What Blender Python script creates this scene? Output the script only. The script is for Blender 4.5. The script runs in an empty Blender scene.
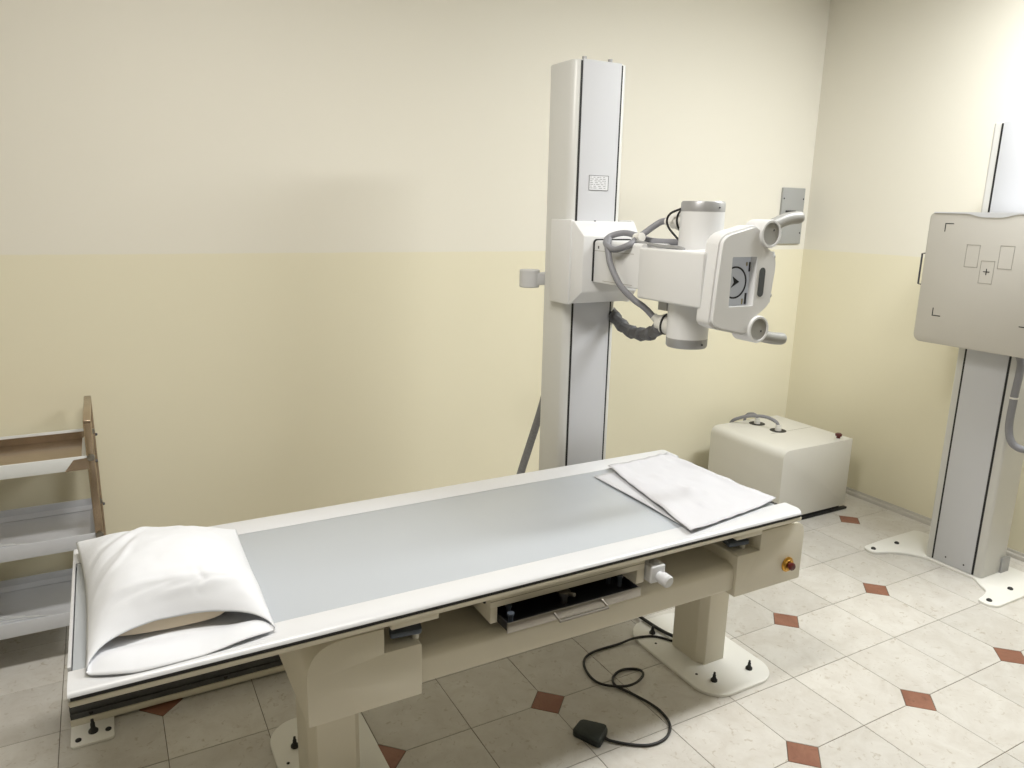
import bpy, bmesh, math, random
from math import sin, cos, pi, radians
from mathutils import Vector, Matrix, noise
from mathutils.geometry import tessellate_polygon

random.seed(7)
SC = bpy.context.scene
COL = SC.collection

# ------------------------------------------------------------------ camera
CAM = Vector((-2.4499, -1.3394, 1.6875))
PITCH, YAW, ROLL, FPX = 0.22893, 0.50687, 0.02206, 742.5
fw = Vector((sin(YAW)*cos(PITCH), cos(YAW)*cos(PITCH), -sin(PITCH)))
r0 = Vector((cos(YAW), -sin(YAW), 0)); u0 = r0.cross(fw)
rt = r0*cos(ROLL) + u0*sin(ROLL); up = u0*cos(ROLL) - r0*sin(ROLL)
cd = bpy.data.cameras.new('camera'); cam = bpy.data.objects.new('camera', cd); COL.objects.link(cam)
cd.sensor_width = 36; cd.lens = FPX/1024*36; cd.clip_start = .02
cam.matrix_world = Matrix(((rt.x, up.x, -fw.x, CAM.x), (rt.y, up.y, -fw.y, CAM.y), (rt.z, up.z, -fw.z, CAM.z), (0, 0, 0, 1)))
SC.camera = cam

# ------------------------------------------------------------------ view + world
SC.view_settings.view_transform = 'Standard'; SC.view_settings.look = 'None'
SC.view_settings.gamma = 1; SC.view_settings.use_curve_mapping = False
SC.view_settings.exposure = 0.12
w = bpy.data.worlds.new('world'); SC.world = w; w.use_nodes = True
w.node_tree.nodes['Background'].inputs[0].default_value = (.8, .82, .85, 1)
w.node_tree.nodes['Background'].inputs[1].default_value = 0.3

# room numbers
XW, YW, XL, YF, ZC = 1.57, 2.04, -4.8, -4.2, 3.1
PAINT = 1.486

# ceiling lamps: (x, y, watts, colour) - a cool tube fitting and an older, warmer one
LAMPS = [(.82, .06, 61, (.965, .99, 1)), (-2.05, .08, 44, (1, .968, .91))]
def area(x, y, p, c):
    l = bpy.data.lights.new('ceiling_lamp', 'AREA'); l.energy = p; l.shape = 'RECTANGLE'; l.size = 1.15; l.size_y = .26
    l.color = c
    o = bpy.data.objects.new('ceiling_lamp_light', l); COL.objects.link(o); o.location = (x, y, ZC-.075)
for a in LAMPS: area(*a)

# ------------------------------------------------------------------ materials
def lin(c):
    return tuple(((v/255)/12.92 if v/255 <= .04045 else ((v/255+.055)/1.055)**2.4) for v in c)
MATS = {}
def mat(name, rgb, rough=.5, metal=0, spec=.5, var=.03, scale=8, bump=0, bscale=200, coat=0):
    if name in MATS: return MATS[name]
    m = bpy.data.materials.new(name); m.use_nodes = True; N = m.node_tree.nodes; L = m.node_tree.links
    b = N['Principled BSDF']; c = lin(rgb)
    tc = N.new('ShaderNodeTexCoord')
    nz = N.new('ShaderNodeTexNoise'); nz.inputs['Scale'].default_value = scale; nz.inputs['Detail'].default_value = 4
    L.new(tc.outputs['Object'], nz.inputs['Vector'])
    mx = N.new('ShaderNodeMix'); mx.data_type = 'RGBA'
    mx.inputs[6].default_value = (*[v*(1-var) for v in c], 1); mx.inputs[7].default_value = (*[min(1, v*(1+var)) for v in c], 1)
    L.new(nz.outputs['Fac'], mx.inputs[0]); L.new(mx.outputs[2], b.inputs['Base Color'])
    b.inputs['Roughness'].default_value = rough; b.inputs['Metallic'].default_value = metal
    b.inputs['Specular IOR Level'].default_value = spec; b.inputs['Coat Weight'].default_value = coat
    if bump:
        n2 = N.new('ShaderNodeTexNoise'); n2.inputs['Scale'].default_value = bscale; L.new(tc.outputs['Object'], n2.inputs['Vector'])
        bp = N.new('ShaderNodeBump'); bp.inputs['Strength'].default_value = bump; bp.inputs['Distance'].default_value = .002
        L.new(n2.outputs['Fac'], bp.inputs['Height']); L.new(bp.outputs['Normal'], b.inputs['Normal'])
    MATS[name] = m; return m

WHITE = mat('white_enamel', (213, 214, 217), .32, var=.01)
CREAM = mat('cream_enamel', (218, 212, 196), .4, var=.012)
COOL = mat('cool_grey_panel', (198, 199, 203), .62, var=.008)
COLW = mat('column_white', (214, 214, 211), .34, var=.008)
HEADW = mat('head_white', (222, 222, 222), .3, var=.008)
PAD = mat('grey_table_panel', (182, 187, 193), .38, var=.012, scale=3)
BUCKY = mat('detector_face', (192, 188, 180), .45, var=.01)
CABINET = mat('cabinet_cream', (222, 220, 213), .4, var=.01)
BLACK = mat('black_rubber', (26, 26, 27), .55, var=.1)
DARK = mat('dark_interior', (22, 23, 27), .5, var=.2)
RAILBLK = mat('rail_black', (84, 85, 86), .3, metal=.3, var=.5, scale=18)
GREYBAND = mat('grey_band', (165, 165, 166), .38, metal=.35, var=.02)
CABLE = mat('grey_cable', (132, 132, 137), .55, var=.08, scale=60)
SLEEVE = mat('braided_sleeve', (122, 122, 124), .7, var=.3, scale=120, bump=.6, bscale=500)
CONN = mat('white_connector', (226, 224, 218), .4)
STEEL = mat('brushed_steel', (160, 156, 150), .28, metal=1, var=.12, scale=30)
TROLSTEEL = mat('trolley_steel', (176, 158, 138), .25, metal=.85, var=.25, scale=14)  # brown tint paints the yellow wall's reflection into the stainless colour
FILM = mat('plastic_film', (202, 204, 210), .3, var=.06, scale=12, bump=.35, bscale=30)
FILMW = mat('white_film', (224, 226, 226), .35, var=.05, scale=12, bump=.2, bscale=40)
RED = mat('red_button', (84, 22, 22), .35)
BRASS = mat('brass_ring', (196, 150, 70), .3, metal=.9, var=.15, scale=60)
PILLOW = mat('pillowcase_cotton', (224, 226, 231), .9, spec=.15, var=.01, bump=.15, bscale=900)
INNER = mat('inner_pillow_ticking', (214, 200, 178), .9, spec=.15, var=.04)
PAPER = mat('white_paper', (207, 207, 212), .75, spec=.25, var=.01)
PAPER2 = mat('film_envelope', (204, 205, 209), .7, spec=.25, var=.01)
PEDAL = mat('pedal_plastic', (38, 46, 46), .5, var=.1, bump=.3, bscale=300)
PLATE = mat('base_plate_white', (236, 235, 230), .4, var=.012)
BASEB = mat('baseboard_strip', (196, 192, 184), .45, var=.05)
SWITCH = mat('grey_box_cover', (168, 169, 168), .45, var=.03)
SCREEN = mat('screen_grey', (150, 152, 154), .25, var=.03)
SCREEN.node_tree.nodes['Principled BSDF'].inputs['Emission Color'].default_value = (.5, .52, .55, 1)
SCREEN.node_tree.nodes['Principled BSDF'].inputs['Emission Strength'].default_value = .28  # slight glow added to lighten the screen inside its shaded recess
INK = mat('print_ink', (70, 70, 74), .6)
INKD = mat('print_black', (28, 28, 30), .6)
INKY = mat('print_ochre', (140, 126, 72), .6)
HANDLE = mat('handle_grey', (160, 159, 155), .4, var=.02)
BLUEGREY = mat('latch_blue_grey', (84, 92, 104), .35, metal=.4, var=.1)
CEILW = mat('ceiling_white', (222, 220, 214), .9, var=.01)

def wall_mat():
    m = bpy.data.materials.new('two_tone_wall_paint'); m.use_nodes = True; N = m.node_tree.nodes; L = m.node_tree.links
    b = N['Principled BSDF']; b.inputs['Roughness'].default_value = .48; b.inputs['Specular IOR Level'].default_value = .3
    g = N.new('ShaderNodeNewGeometry'); sp = N.new('ShaderNodeSeparateXYZ'); L.new(g.outputs['Position'], sp.inputs[0])
    nz = N.new('ShaderNodeTexNoise'); nz.inputs['Scale'].default_value = 1.3; nz.inputs['Detail'].default_value = 3; L.new(g.outputs['Position'], nz.inputs['Vector'])
    def tone(c, v):
        mx = N.new('ShaderNodeMix'); mx.data_type = 'RGBA'; c = lin(c)
        mx.inputs[6].default_value = (*[q*(1-v) for q in c], 1); mx.inputs[7].default_value = (*[q*(1+v) for q in c], 1)
        L.new(nz.outputs['Fac'], mx.inputs[0]); return mx.outputs[2]
    hi = tone((235, 231, 219), .015); lo = tone((235, 229, 205), .015)
    n2 = N.new('ShaderNodeTexNoise'); n2.inputs['Scale'].default_value = 9; L.new(g.outputs['Position'], n2.inputs['Vector'])
    ad = N.new('ShaderNodeMath'); ad.operation = 'MULTIPLY_ADD'; L.new(n2.outputs['Fac'], ad.inputs[0]); ad.inputs[1].default_value = .006; L.new(sp.outputs['Z'], ad.inputs[2])
    mr = N.new('ShaderNodeMapRange'); mr.inputs[1].default_value = PAINT; mr.inputs[2].default_value = PAINT+.006; L.new(ad.outputs[0], mr.inputs[0])
    mx = N.new('ShaderNodeMix'); mx.data_type = 'RGBA'; L.new(mr.outputs[0], mx.inputs[0]); L.new(lo, mx.inputs[6]); L.new(hi, mx.inputs[7])
    L.new(mx.outputs[2], b.inputs['Base Color'])
    n3 = N.new('ShaderNodeTexNoise'); n3.inputs['Scale'].default_value = 160; L.new(g.outputs['Position'], n3.inputs['Vector'])
    bp = N.new('ShaderNodeBump'); bp.inputs['Strength'].default_value = .06; bp.inputs['Distance'].default_value = .002
    L.new(n3.outputs['Fac'], bp.inputs['Height']); L.new(bp.outputs['Normal'], b.inputs['Normal'])
    return m
WALL = wall_mat()

def stone_mat(name, base, dark, vein, rough):
    m = bpy.data.materials.new(name); m.use_nodes = True; N = m.node_tree.nodes; L = m.node_tree.links
    b = N['Principled BSDF']; b.inputs['Roughness'].default_value = rough; b.inputs['Specular IOR Level'].default_value = .35
    g = N.new('ShaderNodeNewGeometry'); oi = N.new('ShaderNodeObjectInfo')
    vm = N.new('ShaderNodeVectorMath'); vm.operation = 'MULTIPLY_ADD'; L.new(oi.outputs['Random'], vm.inputs[0]); vm.inputs[1].default_value = (37, 23, 11); L.new(g.outputs['Position'], vm.inputs[2])
    n1 = N.new('ShaderNodeTexNoise'); n1.inputs['Scale'].default_value = 9; n1.inputs['Detail'].default_value = 8; n1.inputs['Roughness'].default_value = .7; n1.inputs['Distortion'].default_value = .6
    L.new(vm.outputs[0], n1.inputs['Vector'])
    n2 = N.new('ShaderNodeTexNoise'); n2.inputs['Scale'].default_value = 40; n2.inputs['Detail'].default_value = 6; n2.inputs['Distortion'].default_value = 1.2
    L.new(vm.outputs[0], n2.inputs['Vector'])
    cr = N.new('ShaderNodeValToRGB'); cr.color_ramp.elements[0].position = .32; cr.color_ramp.elements[1].position = .62
    cr.color_ramp.elements[0].color = (*lin(dark), 1); cr.color_ramp.elements[1].color = (*lin(base), 1); L.new(n1.outputs['Fac'], cr.inputs[0])
    c2 = N.new('ShaderNodeValToRGB'); c2.color_ramp.elements[0].position = .28; c2.color_ramp.elements[1].position = .4
    c2.color_ramp.elements[0].color = (1, 1, 1, 1); c2.color_ramp.elements[1].color = (0, 0, 0, 1); L.new(n2.outputs['Fac'], c2.inputs[0])
    mx = N.new('ShaderNodeMix'); mx.data_type = 'RGBA'; mx.inputs[7].default_value = (*lin(vein), 1)
    ml = N.new('ShaderNodeMath'); ml.operation = 'MULTIPLY'; ml.inputs[1].default_value = .55; L.new(c2.outputs[0], ml.inputs[0])
    L.new(ml.outputs[0], mx.inputs[0]); L.new(cr.outputs[0], mx.inputs[6])
    hv = N.new('ShaderNodeHueSaturation'); mr = N.new('ShaderNodeMapRange'); mr.inputs[3].default_value = .93; mr.inputs[4].default_value = 1.05
    L.new(oi.outputs['Random'], mr.inputs[0]); L.new(mr.outputs[0], hv.inputs['Value']); L.new(mx.outputs[2], hv.inputs['Color']); L.new(hv.outputs[0], b.inputs['Base Color'])
    return m
TILE = stone_mat('cream_stone_tile', (212, 209, 203), (199, 194, 186), (164, 151, 132), .42)
DOT = stone_mat('red_stone_inset', (154, 108, 88), (132, 88, 70), (110, 74, 60), .42)
GROUT = mat('dark_grout', (112, 104, 92), .95, var=.2, scale=14)

# ------------------------------------------------------------------ builders
ROOT = {}
def finish(o, smooth=35):
    me = o.data
    for p in me.polygons: p.use_smooth = True
    me.set_sharp_from_angle(angle=radians(smooth))
def rootloc(p):
    while p.parent: p = p.parent
    return Vector(p.location)
def obj(name, bm, m, parent=None, smooth=35, at=None):
    """vertices are given in room coordinates; origin goes to the root's base or to `at`"""
    off = rootloc(parent) if parent else Vector(at or (0, 0, 0))
    bmesh.ops.recalc_face_normals(bm, faces=bm.faces[:])
    if off.length: bmesh.ops.translate(bm, vec=-off, verts=bm.verts[:])
    me = bpy.data.meshes.new(name); bm.to_mesh(me); bm.free()
    o = bpy.data.objects.new(name, me); COL.objects.link(o); me.materials.append(m)
    if parent: o.parent = parent
    else: o.location = off
    finish(o, smooth); return o
def tag(o, label=None, cat=None, group=None, kind=None):
    if label: o['label'] = label
    if cat: o['category'] = cat
    if group: o['group'] = group
    if kind: o['kind'] = kind
    return o
def thing(name, loc, label, cat, group=None):
    o = bpy.data.objects.new(name, None); COL.objects.link(o); o.location = loc; o.empty_display_size = .1
    return tag(o, label, cat, group)
def bevel(bm, w, seg=2, ang=30, edges=None):
    if w <= 0: return
    es = edges if edges is not None else [e for e in bm.edges if len(e.link_faces) == 2 and e.calc_face_angle(0) > radians(ang)]
    bmesh.ops.bevel(bm, geom=es, offset=w, segments=seg, affect='EDGES', profile=.5, clamp_overlap=True)
def box(x0, x1, y0, y1, z0, z1, bv=0, seg=2, bm=None):
    b = bmesh.new()
    bmesh.ops.create_cube(b, size=1, matrix=Matrix.Translation(((x0+x1)/2, (y0+y1)/2, (z0+z1)/2)) @ Matrix.Diagonal((abs(x1-x0), abs(y1-y0), abs(z1-z0), 1)))
    bevel(b, bv, seg)
    return merge(bm, b)
def merge(a, b):
    if a is None: return b
    me = bpy.data.meshes.new('tmp'); b.to_mesh(me); b.free(); a.from_mesh(me); bpy.data.meshes.remove(me); return a
def prism(poly, axis, a, c, bv=0, seg=2, holes=(), bm=None, ang=30):
    """poly: 2-D outline; axis 'x': (y,z), 'y': (x,z), 'z': (x,y); extruded from a to c"""
    def P(p, t): return {'x': (t, p[0], p[1]), 'y': (p[0], t, p[1]), 'z': (p[0], p[1], t)}[axis]
    b = bmesh.new(); loops = [list(poly)] + [list(h) for h in holes]
    lo = [[b.verts.new(P(p, a)) for p in L] for L in loops]; hi = [[b.verts.new(P(p, c)) for p in L] for L in loops]
    if holes:
        tri = tessellate_polygon([[Vector((p[0], p[1], 0)) for p in L] for L in loops])
        fl = [v for L in lo for v in L]; fh = [v for L in hi for v in L]
        for t in tri:
            b.faces.new([fl[i] for i in t]); b.faces.new([fh[i] for i in reversed(t)])
    else:
        b.faces.new(lo[0]); b.faces.new(hi[0][::-1])
    for l, h in zip(lo, hi):
        for i in range(len(l)):
            j = (i+1) % len(l); b.faces.new((l[i], l[j], h[j], h[i]))
    bmesh.ops.recalc_face_normals(b, faces=b.faces[:])
    bevel(b, bv, seg, ang)
    return merge(bm, b)
def rounded(x0, x1, y0, y1, r, n=6):
    """rounded rectangle; r a number or four radii (x0y0, x1y0, x1y1, x0y1)"""
    if not isinstance(r, (tuple, list)): r = (r,)*4
    out = []
    for (cx, cy, a0, rr) in ((x0+r[0], y0+r[0], pi, r[0]), (x1-r[1], y0+r[1], 1.5*pi, r[1]), (x1-r[2], y1-r[2], 0, r[2]), (x0+r[3], y1-r[3], .5*pi, r[3])):
        if rr < 1e-6: out.append((cx, cy)); continue
        for k in range(n+1):
            a = a0+.5*pi*k/n; out.append((cx+rr*cos(a), cy+rr*sin(a)))
    return out
def fillet(poly, radii, n=5):
    """round each corner of a polygon by its own radius"""
    out = []; N = len(poly)
    for i in range(N):
        p = Vector(poly[i]); a = Vector(poly[i-1]); c = Vector(poly[(i+1) % N]); r = radii[i] if isinstance(radii, (list, tuple)) else radii
        if r <= 0: out.append(tuple(p)); continue
        d1 = (a-p); d2 = (c-p); t = min(r, d1.length*.48, d2.length*.48)
        s = p+d1.normalized()*t; e = p+d2.normalized()*t
        for k in range(n+1):
            q = k/n; v = s*(1-q)**2+p*2*q*(1-q)+e*q*q; out.append((v.x, v.y))
    return out
def lathe(prof, loc, axis='z', n=32, bm=None):
    """prof: list of (radius, height) turned about an axis through loc"""
    b = bmesh.new(); rings = []
    A = {'z': Matrix.Identity(3), 'x': Matrix(((0, 0, 1), (1, 0, 0), (0, 1, 0))), 'y': Matrix(((0, 1, 0), (0, 0, 1), (1, 0, 0)))}[axis] if isinstance(axis, str) else Vector((0, 0, 1)).rotation_difference(Vector(axis)).to_matrix()
    for (r, h) in prof:
        if r < 1e-6: rings.append([b.verts.new(A @ Vector((0, 0, h))+Vector(loc))])
        else: rings.append([b.verts.new(A @ Vector((r*cos(2*pi*k/n), r*sin(2*pi*k/n), h))+Vector(loc)) for k in range(n)])
    for p, q in zip(rings, rings[1:]):
        for k in range(n):
            j = (k+1) % n
            if len(p) == 1 and len(q) == 1: continue
            if len(p) == 1: b.faces.new((p[0], q[j], q[k]))
            elif len(q) == 1: b.faces.new((p[k], p[j], q[0]))
            else: b.faces.new((p[k], p[j], q[j], q[k]))
    if len(rings[0]) > 1: b.faces.new(rings[0][::-1])
    if len(rings[-1]) > 1: b.faces.new(rings[-1])
    return merge(bm, b)
def catmull(pts, per=8):
    P = [Vector(p) for p in pts]; P = [P[0]*2-P[1]] + P + [P[-1]*2-P[-2]]; out = []
    for i in range(1, len(P)-2):
        for k in range(per):
            t = k/per; a, b, c, d = P[i-1:i+3]
            out.append(.5*((2*b)+(c-a)*t+(2*a-5*b+4*c-d)*t*t+(3*b-a-3*c+d)*t**3))
    out.append(P[-2]); return out
def tube(pts, r, n=10, per=8, bm=None, smoothpath=True, flat=1.0):
    """swept tube; r a number or f(t)"""
    path = catmull(pts, per) if smoothpath else [Vector(p) for p in pts]
    b = bmesh.new(); rings = []; nrm = None; M = len(path)
    for i, p in enumerate(path):
        t = (path[min(i+1, M-1)]-path[max(i-1, 0)]).normalized()
        if nrm is None:
            nrm = t.cross(Vector((0, 0, 1)));
            if nrm.length < 1e-3: nrm = t.cross(Vector((1, 0, 0)))
        nrm = (nrm-t*nrm.dot(t)).normalized(); bn = t.cross(nrm)
        rr = r(i/(M-1)) if callable(r) else r
        rings.append([b.verts.new(p+nrm*rr*cos(2*pi*k/n)+bn*rr*flat*sin(2*pi*k/n)) for k in range(n)])
    for p, q in zip(rings, rings[1:]):
        for k in range(n): b.faces.new((p[k], p[(k+1) % n], q[(k+1) % n], q[k]))
    b.faces.new(rings[0][::-1]); b.faces.new(rings[-1])
    return merge(bm, b)
def loft(secs, bv=0, seg=2):
    b = bmesh.new(); R = [[b.verts.new(p) for p in s] for s in secs]; n = len(secs[0])
    for p, q in zip(R, R[1:]):
        for k in range(n): b.faces.new((p[k], p[(k+1) % n], q[(k+1) % n], q[k]))
    b.faces.new(R[0][::-1]); b.faces.new(R[-1]); bmesh.ops.recalc_face_normals(b, faces=b.faces[:])
    bevel(b, bv, seg); return b
def ray(px, py): return fw+rt*((px-512)/FPX)-up*((py-384)/FPX)
def hit(px, py, ax, val):
    """where the photo's pixel meets the plane axis = val (used for cables lying on known surfaces)"""
    d = ray(px, py); return CAM+d*((val-CAM[ax])/d[ax])
def bolt(parent, x, y, z, m=BLACK, h=.035, r=.006, name='bolt'):
    b = lathe([(r*2.1, 0), (r*2.1, .006), (r*1.5, .010), (r, .016), (r, h*.7), (r*.7, h*.75), (r*.7, h), (0, h)], (x, y, z), 'z', 12)
    return obj(name, b, m, parent)
def screw(parent, x, y, z, r=.011, axis='z', m=BLACK, name='screw', h=.006):
    return obj(name, lathe([(r, 0), (r, h*.6), (r*.7, h), (0, h)], (x, y, z), axis, 14), m, parent)

# ------------------------------------------------------------------ setting
def struct(name, bm, m, parent=None):
    o = obj(name, bm, m, parent)
    if not parent: o['kind'] = 'structure'
    return o
floor = struct('floor', box(XL, XW, YF, YW, -.06, -.0015), GROUT)
struct('wall_back', box(XL-.12, XW+.12, YW, YW+.12, -.06, ZC), WALL)
struct('wall_right', box(XW, XW+.12, YF, YW, -.06, ZC), WALL)
struct('wall_left', box(XL-.12, XL, YF, YW, -.06, ZC), WALL)
struct('wall_front', box(XL-.12, XW+.12, YF-.12, YF, -.06, ZC), WALL)
struct('ceiling', box(XL-.12, XW+.12, YF-.12, YW+.12, ZC, ZC+.1), CEILW)
def skirting(name, x0, x1, y0, y1, along):
    if along == 'y': pts = [(x0, 0), (x1, 0), (x1, .034), (x1-.008, .034), (x1-.010, .022), (x0+.004, .020), (x0, .014)]; b = prism(pts, 'y', y0, y1)
    else: pts = [(y0, 0), (y1, 0), (y1, .034), (y1-.008, .034), (y1-.010, .022), (y0+.004, .020), (y0, .014)]; b = prism(pts, 'x', x0, x1)
    return struct(name, b, BASEB)
skirting('baseboard_right', XW-.026, XW, YF, YW-.026, 'y')
skirting('baseboard_back', XL, XW, YW-.026, YW, 'x')

T = .30; CUT = .068; G = .0011
tile_meshes = {}
def clip(poly, axis, lim):
    out = []
    for i in range(len(poly)):
        a, b = poly[i], poly[(i+1) % len(poly)]; ia, ib = a[axis] <= lim, b[axis] <= lim
        if ia: out.append(a)
        if ia != ib:
            t = (lim-a[axis])/(b[axis]-a[axis]); out.append((a[0]+(b[0]-a[0])*t, a[1]+(b[1]-a[1])*t))
    return out
def slab_mesh(name, poly, m, h):
    bm = prism(poly, 'z', -h, 0); 
    es = [e for e in bm.edges if all(v.co.z > -1e-6 for v in e.verts)]
    bmesh.ops.bevel(bm, geom=es, offset=.0008, segments=1, affect='EDGES')
    bmesh.ops.recalc_face_normals(bm, faces=bm.faces[:])
    me = bpy.data.meshes.new(name); bm.to_mesh(me); bm.free(); me.materials.append(m); return me
def place(name, me, x, y, z, parent):
    o = bpy.data.objects.new(name, me); COL.objects.link(o); o.parent = parent; o.location = (x, y, z); return o
for j in range(-12, 6):
    for i in range(-3, 7):
        x0, y0 = j*T, i*T; dx = 0 if j % 2 == 0 else 1; dy = 0 if i % 2 == 0 else 1    # which corner holds the inset
        xm, ym = min(T, XW-.002-x0), min(T, YW-.002-y0)
        key = (dx, dy, round(xm, 3), round(ym, 3))
        if key not in tile_meshes:
            g = G; sq = []
            cs = [(g, g, 0, 0), (T-g, g, 1, 0), (T-g, T-g, 1, 1), (g, T-g, 0, 1)]; c = CUT+G
            for (px, py, qx, qy) in cs:
                if (qx, qy) == (dx, dy):
                    a = (px, py+(c if qy == 0 else -c)); b = (px+(c if qx == 0 else -c), py)
                    sq += [a, b] if (qx == qy) else [b, a]
                else: sq.append((px, py))
            if xm < T-1e-6: sq = clip(sq, 0, xm)
            if ym < T-1e-6: sq = clip(sq, 1, ym)
            tile_meshes[key] = slab_mesh('floor_tile', sq, TILE, .0015)
        place('floor_tile', tile_meshes[key], x0, y0, random.uniform(-.0002, .0003), floor)
d = CUT-G*.4
dotm = slab_mesh('inset_tile', [(d, 0), (0, d), (-d, 0), (0, -d)], DOT, .0015)
for j in range(-10, 5, 2):
    for i in range(-2, 7, 2): place('inset_tile', dotm, j*T, i*T, 0, floor)

# ------------------------------------------------------------------ ceiling lamps
for k, (x, y, p, c) in enumerate(LAMPS):
    t = thing('ceiling_light', (x, y, ZC), ['rectangular white ceiling light panel beside the detector stand', 'rectangular white ceiling light panel above the x-ray table'][k], 'ceiling light', 'ceiling light panels')
    b = prism(rounded(x-.62, x+.62, y-.17, y+.17, .01), 'z', ZC-.07, ZC, .004, holes=[rounded(x-.59, x+.59, y-.14, y+.14, .005)])
    obj('frame', b, WHITE, t)
    em = bpy.data.materials.get('lamp_diffuser')
    if not em:
        em = bpy.data.materials.new('lamp_diffuser'); em.use_nodes = True; bs = em.node_tree.nodes['Principled BSDF']
        bs.inputs['Emission Color'].default_value = (1, .98, .95, 1); bs.inputs['Emission Strength'].default_value = 2
    obj('diffuser', box(x-.59, x+.59, y-.14, y+.14, ZC-.055, ZC-.03), em, t)

# ------------------------------------------------------------------ x-ray table
TX0, TX1, TY0, TY1, TZ = -2.588, -.400, .262, 1.020, .705
tb = thing('x_ray_table', (-1.5, .655, 0), 'long white x-ray examination table with grey top panel on two cream legs', 'table')
HX0, HX1, HY0, HY1 = -2.580, -.446, .347, .904      # grey panel
def side_rail(y0, y1):
    """rounded aluminium side rail, outer edge at y0"""
    sg = 1 if y1 > y0 else -1
    P = [(y0, TZ-.013), (y0+sg*.001, TZ-.009), (y0+sg*.005, TZ-.005), (y0+sg*.012, TZ-.002), (y0+sg*.024, TZ), (y1-sg*.006, TZ), (y1, TZ-.0015), (y1, TZ-.03), (y0+sg*.008, TZ-.03), (y0+sg*.008, TZ-.013)]
    bm = prism(P, 'x', TX0, TX1)
    for v in bm.verts:        # chamfered far end
        if v.co.x > TX1-.001 and abs(v.co.y-y0) < .02: v.co.x -= .012*(1-abs(v.co.y-y0)/.02)
    return obj('side_rail', bm, WHITE, tb, 40)
side_rail(TY0, HY0); side_rail(TY1, HY1)
obj('top_panel', box(HX0, HX1, HY0+.0008, HY1-.0008, TZ-.022, TZ-.002, .0012), PAD, tb)
obj('end_trim', box(TX0-.002, HX0-.0025, TY0+.10, TY1-.02, TZ-.022, TZ-.001, .001), WHITE, tb)
obj('edge_strip', box(TX0+.004, TX1-.008, TY0+.005, TY1-.005, TZ-.0245, TZ-.0130), BLACK, tb)
z0, z1 = TZ-.038, TZ-.0245
lr = box(TX0+.001, TX1-.002, TY0+.004, TY0+.06, z0, z1, .002)
lr = box(TX0+.001, TX1-.002, TY1-.06, TY1-.004, z0, z1, .002, bm=lr)
lr = box(TX0+.001, TX0+.05, TY0+.06, TY1-.06, z0, z1, .002, bm=lr)
lr = box(TX1-.05, TX1-.002, TY0+.06, TY1-.06, z0, z1, .002, bm=lr)
obj('lower_rail', lr, CREAM, tb)
# underside sheet
obj('underside', box(TX0+.05, TX1-.05, TY0+.06, TY1-.06, TZ-.036, TZ-.026), CREAM, tb)
# sliding tabs below the rail
obj('rail_tab', box(-1.888, -1.758, TY0+.008, TY0+.05, TZ-.054, TZ-.037, .002), CREAM, tb)
obj('rail_tab', box(-.70, -.585, TY0+.008, TY0+.05, TZ-.054, TZ-.037, .002), CREAM, tb)
# head boxes with stepped, rounded front
ZB, ZS, ZT = .432, .582, .648
prL = fillet([(-2.10, ZB), (-1.80, ZB), (-1.80, ZS), (-1.902, ZS), (-1.902, ZT+.003), (-2.10, ZT+.003)], [.004, .004, .006, .003, .003, .10], 8)
prR = fillet([(-.356, ZB), (-.356, ZT+.003), (-.570, ZT+.003), (-.570, ZS), (-.672, ZS), (-.672, ZB)], [.008, .055, .003, .003, .006, .004], 8)
hl = obj('leg_head', prism(prL, 'y', .285, .93, .003), CREAM, tb)
hr = obj('leg_head', prism(prR, 'y', .285, .93, .003), CREAM, tb)
# emergency stop on the right head
eb = obj('emergency_stop', lathe([(.027, 0), (.027, .004), (.021, .007), (.020, .012), (0, .012)], (-.427, .285, .500), (0, -1, 0), 24), BRASS, hr)
obj('button_knob', lathe([(.011, 0), (.010, .006), (.014, .009), (.014, .016), (.010, .020), (0, .021)], (-.427, .276, .500), (0, -1, 0), 24), RED, hr)
obj('screw', lathe([(.004, 0), (.004, .003), (0, .003)], (-.672, .40, .470), (-1, 0, 0), 10), BLACK, hr)
# longitudinal beam
bp = [(.297, .458), (.297, .532), (.318, .546), (.90, .546), (.90, .452), (.303, .452)]
obj('frame_beam', prism(fillet(bp, [.004, .012, .015, .004, .004, .004]), 'x', -1.80, -.672), CREAM, tb)
obj('beam_groove', box(-1.79, -.68, .50, .504, .546, .5475), mat('seam', (120, 115, 104), .6), tb)
# legs and base plates
def leg(cx, hx=.068):
    y0, y1, c = .50, .665, .034
    poly = [(cx-hx+c*.6, y0), (cx+hx-c*.6, y0), (cx+hx, y0+c), (cx+hx, y1), (cx-hx, y1), (cx-hx, y0+c)]
    l = obj('leg', prism(poly, 'z', .012, .455, .002), CREAM, tb)
    return l
def plate(cx, hw=.195, y1=.905, rad=.10):
    p = obj('base_plate', prism(rounded(cx-hw, cx+hw, .325, y1, (.10, .10, rad, rad), 10), 'z', 0, .012, .003), PLATE, tb)
    for (bx, by) in ((-.085, .41), (.088, .405), (-.085, .765), (.088, .775)): bolt(p, cx+bx, by, .012)
    for (bx, by) in ((-.115, .47), (-.12, .70)): screw(p, cx+bx, by, .012, .005, h=.002)
leg(-.511); leg(-1.977, .076); plate(-.512, .172, .862, .12); plate(-1.958, .152)
# brake latches in the steps of the heads
def latch(x, y):
    o = obj('brake_latch', prism(fillet([(x-.05, y-.02), (x+.035, y-.03), (x+.05, y+.03), (x-.03, y+.05)], .01), 'z', .603, .618, .003), BLUEGREY, tb)
    obj('latch_pin', lathe([(.009, 0), (.009, .022), (.012, .022), (.012, .03), (0, .03)], (x+.025, y-.008, .583), 'z', 14), CONN, o)
latch(-1.83, .325); latch(-.635, .335)
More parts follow.
